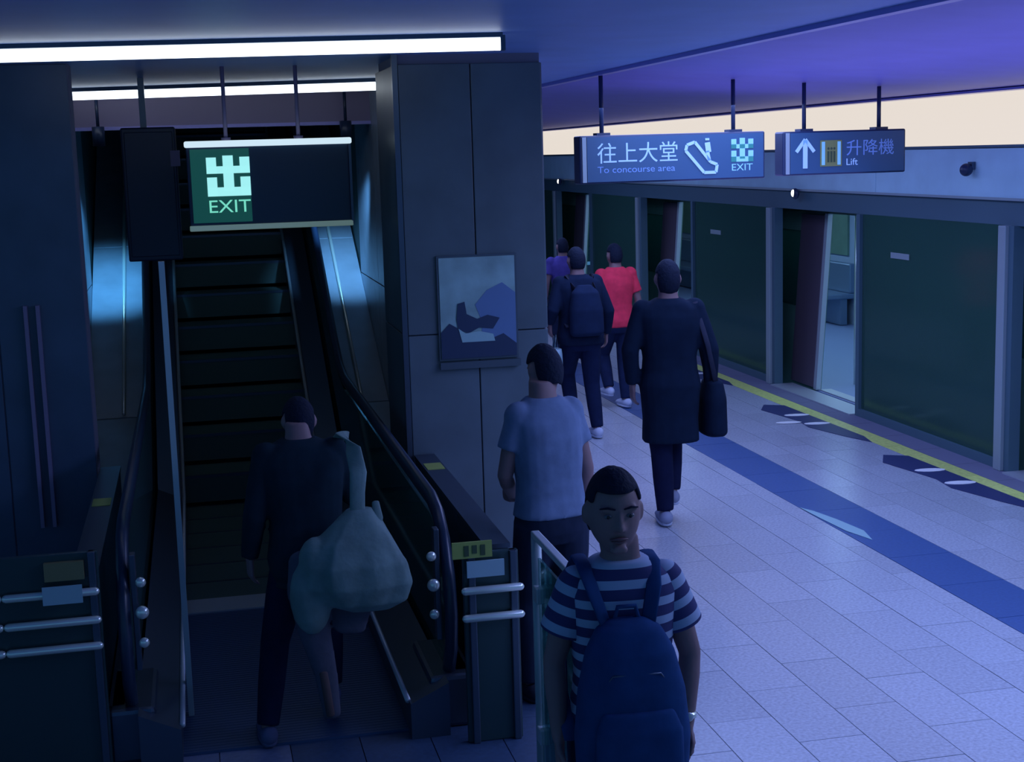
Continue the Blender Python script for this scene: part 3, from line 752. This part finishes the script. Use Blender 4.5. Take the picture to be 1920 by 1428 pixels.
    if face:
        for s_ in (-1, 1):
            bm = bmesh.new(); ell(bm, (s_*.032, .0805, .012), (.0125, .006, .007), Mh, 12, 8); e_ = bmo('eye', bm, m_eye, root, True)
            bm = bmesh.new(); ell(bm, (s_*.032, .0865, .012), (.0055, .002, .0055), Mh, 10, 8); bmo('iris', bm, m_iris, e_, True)
            bm = bmesh.new(); tube(bm, [Mh @ V((s_*.014, .088, .034)), Mh @ V((s_*.034, .086, .039)), Mh @ V((s_*.054, .076, .034))], [.003, .0042, .0025], 8); bmo('eyebrow', bm, HAIR, root, True)
        bm = bmesh.new(); tube(bm, [Mh @ V((-.024, .080, -.058)), Mh @ V((0, .089, -.055)), Mh @ V((.024, .080, -.058))], [.0035, .0065, .0035], 10); tube(bm, [Mh @ V((-.02, .080, -.064)), Mh @ V((0, .087, -.066)), Mh @ V((.02, .080, -.064))], [.003, .007, .003], 10)
        bmo('lips', bm, m_lips, root, True)
    return root, D
m_eye = mat('eye white', (.13, .13, .15), .3); m_iris = mat('dark iris', (.01, .01, .015), .2); m_lips = mat('lips', (.15, .065, .075), .5)
# striped shirt material from the mesh's own stripe coordinate
def stripe_mat():
    m = mat('navy shirt with pale stripes', (.2, .2, .2), .9); nt = m.node_tree; b = nt.nodes['Principled BSDF']
    at = nt.nodes.new('ShaderNodeAttribute'); at.attribute_name = 'stripe'
    mu = nt.nodes.new('ShaderNodeMath'); mu.operation = 'MULTIPLY'; mu.inputs[1].default_value = 1/.062
    fr = nt.nodes.new('ShaderNodeMath'); fr.operation = 'FRACT'
    cr = nt.nodes.new('ShaderNodeValToRGB'); cr.color_ramp.interpolation = 'CONSTANT'
    cr.color_ramp.elements[0].color = (.03, .035, .13, 1); cr.color_ramp.elements[1].position = .55; cr.color_ramp.elements[1].color = (.34, .42, .58, 1)
    nt.links.new(at.outputs['Fac'], mu.inputs[0]); nt.links.new(mu.outputs[0], fr.inputs[0]); nt.links.new(fr.outputs[0], cr.inputs[0])
    nt.links.new(cr.outputs[0], b.inputs['Base Color']); return m

def F(name, c): return fab(name, c)
# 1. man in the striped shirt, facing the camera
pm, D1 = person('man in navy and pale striped T-shirt facing the camera in front', (1.17, 3.95, 0), math.radians(176), .895,
    dict(hrx=-.10, hs=1.13, headc=(.028, .03, 1.642), lean=.03, elL=(-.235, .0, 1.13), wrL=(-.205, .07, .90), elR=(.225, -.01, 1.13), wrR=(.225, .06, .89), sh=(.165, 0, 1.39), broad=.95, curl=.75),
    dict(shirt=stripe_mat(), stripes=True, sleeve=.62, trousers=F('dark navy trousers', (.02, .03, .08)), fringe=True, inf=.022), .007, True)
# backpack worn on the chest
m_bp = F('dark blue backpack cloth', (.018, .06, .17))
bp = thing('backpack', 'dark blue backpack worn on the chest of the man in stripes', 'backpack', (1.155, 3.95, 0), math.radians(176)); bp.scale = (.86, .90, .90)
bm = bmesh.new(); loft(bm, [(.80, .15, .07, 0, .21), (.83, .19, .10, 0, .22), (.95, .195, .115, 0, .225), (1.10, .18, .105, 0, .22), (1.22, .15, .085, 0, .205), (1.29, .11, .06, 0, .19), (1.315, .06, .03, 0, .18)], 24)
remesh(bmo('pack_body', bm, m_bp, bp), .011, 4)
bm = bmesh.new(); loft(bm, [(.84, .13, .03, 0, .315), (.87, .15, .045, 0, .325), (1.0, .145, .045, 0, .33), (1.06, .12, .03, 0, .315)], 20)
remesh(bmo('front_pocket', bm, m_bp, bp), .011, 3)
for s in (-1, 1):
    bm = bmesh.new(); tube(bm, [(s*.07, .18, 1.29), (s*.105, .13, 1.40), (s*.12, .06, 1.462), (s*.12, -.03, 1.470), (s*.135, -.12, 1.38), (s*.15, -.15, 1.2), (s*.19, -.04, 1.0), (s*.185, .12, .90)], [(.026, .006)]*8, 10, (0, 0, 1), False)
    bmo('strap', bm, m_bp, bp, True)
bm = bmesh.new(); tube(bm, [(-.04, .17, 1.31), (-.03, .17, 1.35), (.03, .17, 1.35), (.04, .17, 1.31)], [.008]*4, 8); bmo('carry_loop', bm, m_bp, bp, True)
tubeo('zip', [(-.13, .285, 1.10), (-.08, .30, 1.17), (.08, .30, 1.17), (.13, .285, 1.10)], .003, m_dsteel, bp, 6)
wt = thing('wristwatch', 'pale metal wristwatch on the wrist of the striped man', 'watch', (1.17, 3.95, 0), math.radians(176)); wt.scale = (.895,)*3
wl = D1['_wr-1']
bm = bmesh.new(); tube(bm, [wl+V((0, 0, .03)), wl+V((0, 0, .045))], [.033, .033], 16, (0, 1, 0), False); bmo('band', bm, m_chrome, wt, True)
bm = bmesh.new(); ell(bm, (wl.x, wl.y+.03, wl.z+.038), (.016, .008, .016)); bmo('dial', bm, m_lsteel, wt, True)

# 2. man in the grey shirt, seen from behind
person('person in plain grey-blue shirt seen from behind, beside the pillar', (1.51, 6.15, 0), math.radians(14), .955,
    dict(hrx=-.35, headc=(.045, .05, 1.60), lean=.10, elL=(-.20, .06, 1.12), wrL=(-.09, .22, .98), elR=(.205, .0, 1.12), wrR=(.21, .06, .90), hdL=(0, 1, 0), broad=.88, sh=(.16, 0, 1.40), kneeL=(-.09, .1, .49), ankL=(-.09, .08, .09)),
    dict(shirt=F('grey blue shirt', (.15, .21, .33)), sleeve=.55, trousers=F('near black trousers', (.02, .03, .06)), low=.93, inf=.022, hairlow=-.10), .009)
# 3. person in the long black coat
person('person in long black coat walking away at mid platform, one pale-soled shoe', (3.04, 9.0, 0), math.radians(-8), 1.03,
    dict(lean=.03, kneeL=(-.06, .0, .49), ankL=(-.045, -.03, .10), kneeR=(.05, .22, .55), ankR=(.03, .12, .20), elL=(-.26, -.03, 1.16), wrL=(-.24, .02, .93), elR=(.26, -.04, 1.14), wrR=(.27, .02, .90)),
    dict(shirt=F('black blue coat', (.007, .016, .036)), top='coat', sleeve=1.0, low=.56, inf=.036, flare=.0, trousers=F('black trousers', (.01, .014, .045)), shoe=F('pale shoe', (.30, .33, .45)), sole=m_white_shoe, long=True, hairlow=-.1), .01)
bg = thing('shoulder_bag', 'black bag hanging at the right side of the long-coated person', 'bag', (3.33, 8.98, .60))
bm = bmesh.new(); loft(bm, [(0, .07, .12, 0, 0), (.02, .085, .15, 0, 0), (.25, .08, .14, 0, 0), (.36, .06, .11, 0, 0), (.38, .03, .08, 0, 0)], 18); remesh(bmo('bag_body', bm, F('black bag cloth', (.007, .016, .036)), bg), .012, 3)
tubeo('bag_strap', [(0, -.08, .34), (-.07, -.11, .62), (-.13, -.04, .90), (-.13, .06, .90), (-.05, .1, .62), (0, .08, .34)], [(.018, .006)]*6, m_dshoe, bg, 8)
# 4. dark clad person with backpack further on
person('dark-clad person walking away left of the red shirt, pale shoes', (3.27, 12.1, 0), math.radians(4), .97,
    dict(lean=.08, kneeL=(-.05, .25, .55), ankL=(-.05, .12, .22), kneeR=(.10, .0, .49), ankR=(.11, -.10, .10), elL=(-.27, -.06, 1.17), wrL=(-.275, .03, 1.06), elR=(.27, -.03, 1.14), wrR=(.28, .08, .93)),
    dict(shirt=F('dark navy jacket', (.009, .018, .045)), top='jacket', sleeve=1.0, low=.86, inf=.05, trousers=F('dark navy jeans', (.010, .018, .055)), shoe=m_white_shoe), .01)
b2 = thing('backpack', 'black backpack on the back of the dark-clad person left of the red shirt', 'backpack', (3.27, 12.1, 0), math.radians(4))
bm = bmesh.new(); loft(bm, [(.92, .13, .05, 0, -.17), (.95, .155, .08, 0, -.18), (1.15, .15, .09, 0, -.17), (1.30, .12, .07, 0, -.15), (1.36, .06, .03, 0, -.13)], 20); remesh(bmo('pack_body', bm, F('black pack cloth', (.012, .024, .06)), b2), .012, 3)
for s in (-1, 1): tubeo('strap', [(s*.09, -.12, 1.33), (s*.115, -.01, 1.44), (s*.12, .13, 1.35), (s*.16, .10, 1.1), (s*.15, -.12, 1.0)], [(.02, .006)]*5, m_dshoe, b2, 8)
pb = thing('paper_bag', 'small white bag in the left hand of the dark-clad person', 'bag', (3.03, 12.05, .57), .1)
bm = bmesh.new(); loft(bm, [(0, .05, .09), (.02, .055, .10), (.20, .05, .09), (.24, .045, .08)], 16); bmo('bag_body', bm, m_stick_w, pb, True)
for yy in (-.02, .03): tubeo('bag_handle', [(0, yy-.05, .23), (0, yy, .36), (0, yy+.05, .23)], .004, m_stick_w, pb, 6)
# 5. red shirt
person('person in bright red shirt farther along the platform', (4.0, 13.4, 0), math.radians(10), .93,
    dict(lean=.05, kneeL=(-.08, .2, .55), ankL=(-.09, .05, .22), kneeR=(.08, .03, .49), ankR=(.06, -.05, .10), elL=(-.23, -.06, 1.13), wrL=(-.24, .0, .90)),
    dict(shirt=F('red shirt', (.85, .05, .10)), sleeve=.7, trousers=F('dark blue trousers', (.015, .025, .07)), shoe=m_white_shoe, inf=.022), .01)
# 6. purple top, mostly hidden
person('person in violet top glimpsed at the left shoulder of the dark-clad person', (4.24, 16.4, 0), 0, .87, {},
    dict(shirt=F('violet shirt', (.09, .07, .30)), sleeve=.6, trousers=F('dark slacks', (.02, .03, .07))), .012)
# 7. person stepping onto the escalator
person('dark-clad person from behind at the escalator foot, carrying a big pale bag', (.41, 6.06, 0), math.radians(4), .88,
    dict(lean=.30, hrx=-.5, headc=(.02, .06, 1.55), kneeL=(-.18, .08, .49), ankL=(-.25, -.02, .10), kneeR=(.12, .26, .56), ankR=(.10, .16, .20), elR=(.25, .10, 1.16), wrR=(.17, .26, 1.22), hdR=(-.2, .5, .8), elL=(-.25, -.02, 1.13), wrL=(-.28, .08, .92), broad=1.0),
    dict(shirt=F('black green jacket', (.010, .026, .04)), top='jacket', sleeve=1.0, low=.80, inf=.04, trousers=F('black navy trousers', (.008, .014, .045)), shoe=F('grey trainer', (.10, .12, .22)), long=True, hairlow=-.1), .01)
m_tote = mat('pale green grey carrier cloth', (.14, .23, .22), .8, noise=.18, nscale=9, bump=.9)
tb = thing('carrier_bag', 'large pale grey-green carrier bag hung from the shoulder at the escalator', 'bag', (.585, 5.86, 0))
bm = bmesh.new()
loft(bm, [(.62, .09, .05, .05, 0), (.66, .17, .10, .04, 0), (.74, .225, .13, .01, 0), (.83, .215, .13, 0, 0), (.92, .165, .10, 0, .01), (1.00, .10, .06, .02, .02), (1.05, .05, .035, .03, .03)], 28)
for v in bm.verts:
    a = math.atan2(v.co.y, v.co.x); q = 1+.05*math.sin(a*7+v.co.z*5)+.03*math.sin(a*13); v.co.x *= q; v.co.y = v.co.y*q
ell(bm, (-.19, .0, .70), (.09, .07, .17)); ell(bm, (-.16, .0, .83), (.08, .07, .12))
remesh(bmo('bag_body', bm, m_tote, tb), .009, 2)
bm = bmesh.new(); tube(bm, [(.035, .0, .96), (.02, .01, 1.03), (.025, .02, 1.12), (.035, .04, 1.20), (.03, .16, 1.275), (.0, .29, 1.325), (-.02, .41, 1.26), (-.03, .46, 1.14)], [(.045, .010), (.032, .009), (.032, .008), (.036, .008), (.034, .008), (.032, .008), (.03, .008), (.03, .008)], 12, (0, 1, 0), False)
bmo('bag_handle', bm, m_tote, tb, True)
bm = bmesh.new(); tube(bm, [(.08, .0, .93), (.105, .01, 1.01), (.10, .03, 1.07)], [(.03, .009), (.022, .008), (.015, .006)], 10, (0, 1, 0), True)
bmo('loose_handle', bm, m_tote, tb, True)
jk = thing('folded_jacket', 'dull mauve jacket hanging long below the pale carrier bag', 'jacket', (.40, 5.88, 0))
bm = bmesh.new(); tube(bm, [(-.03, 0, .86), (-.02, 0, .72), (.0, 0, .55), (.04, 0, .35), (.06, 0, .16)], [(.06, .035), (.085, .045), (.07, .035), (.05, .028), (.04, .02)], 16)
tube(bm, [(.16, .02, .80), (.17, .02, .66), (.15, .02, .52)], [(.09, .03), (.10, .03), (.07, .02)], 16)
remesh(bmo('jacket_cloth', bm, mat('dull mauve cloth', (.07, .075, .11), .9, noise=.15, nscale=12, bump=.7), jk), .010, 2)
bm = bmesh.new(); tube(bm, [(.03, -.025, .36), (.05, -.025, .17)], [(.018, .008), (.018, .008)], 8); bmo('sleeve', bm, mat('brown lining', (.09, .06, .06), .9), jk, True)
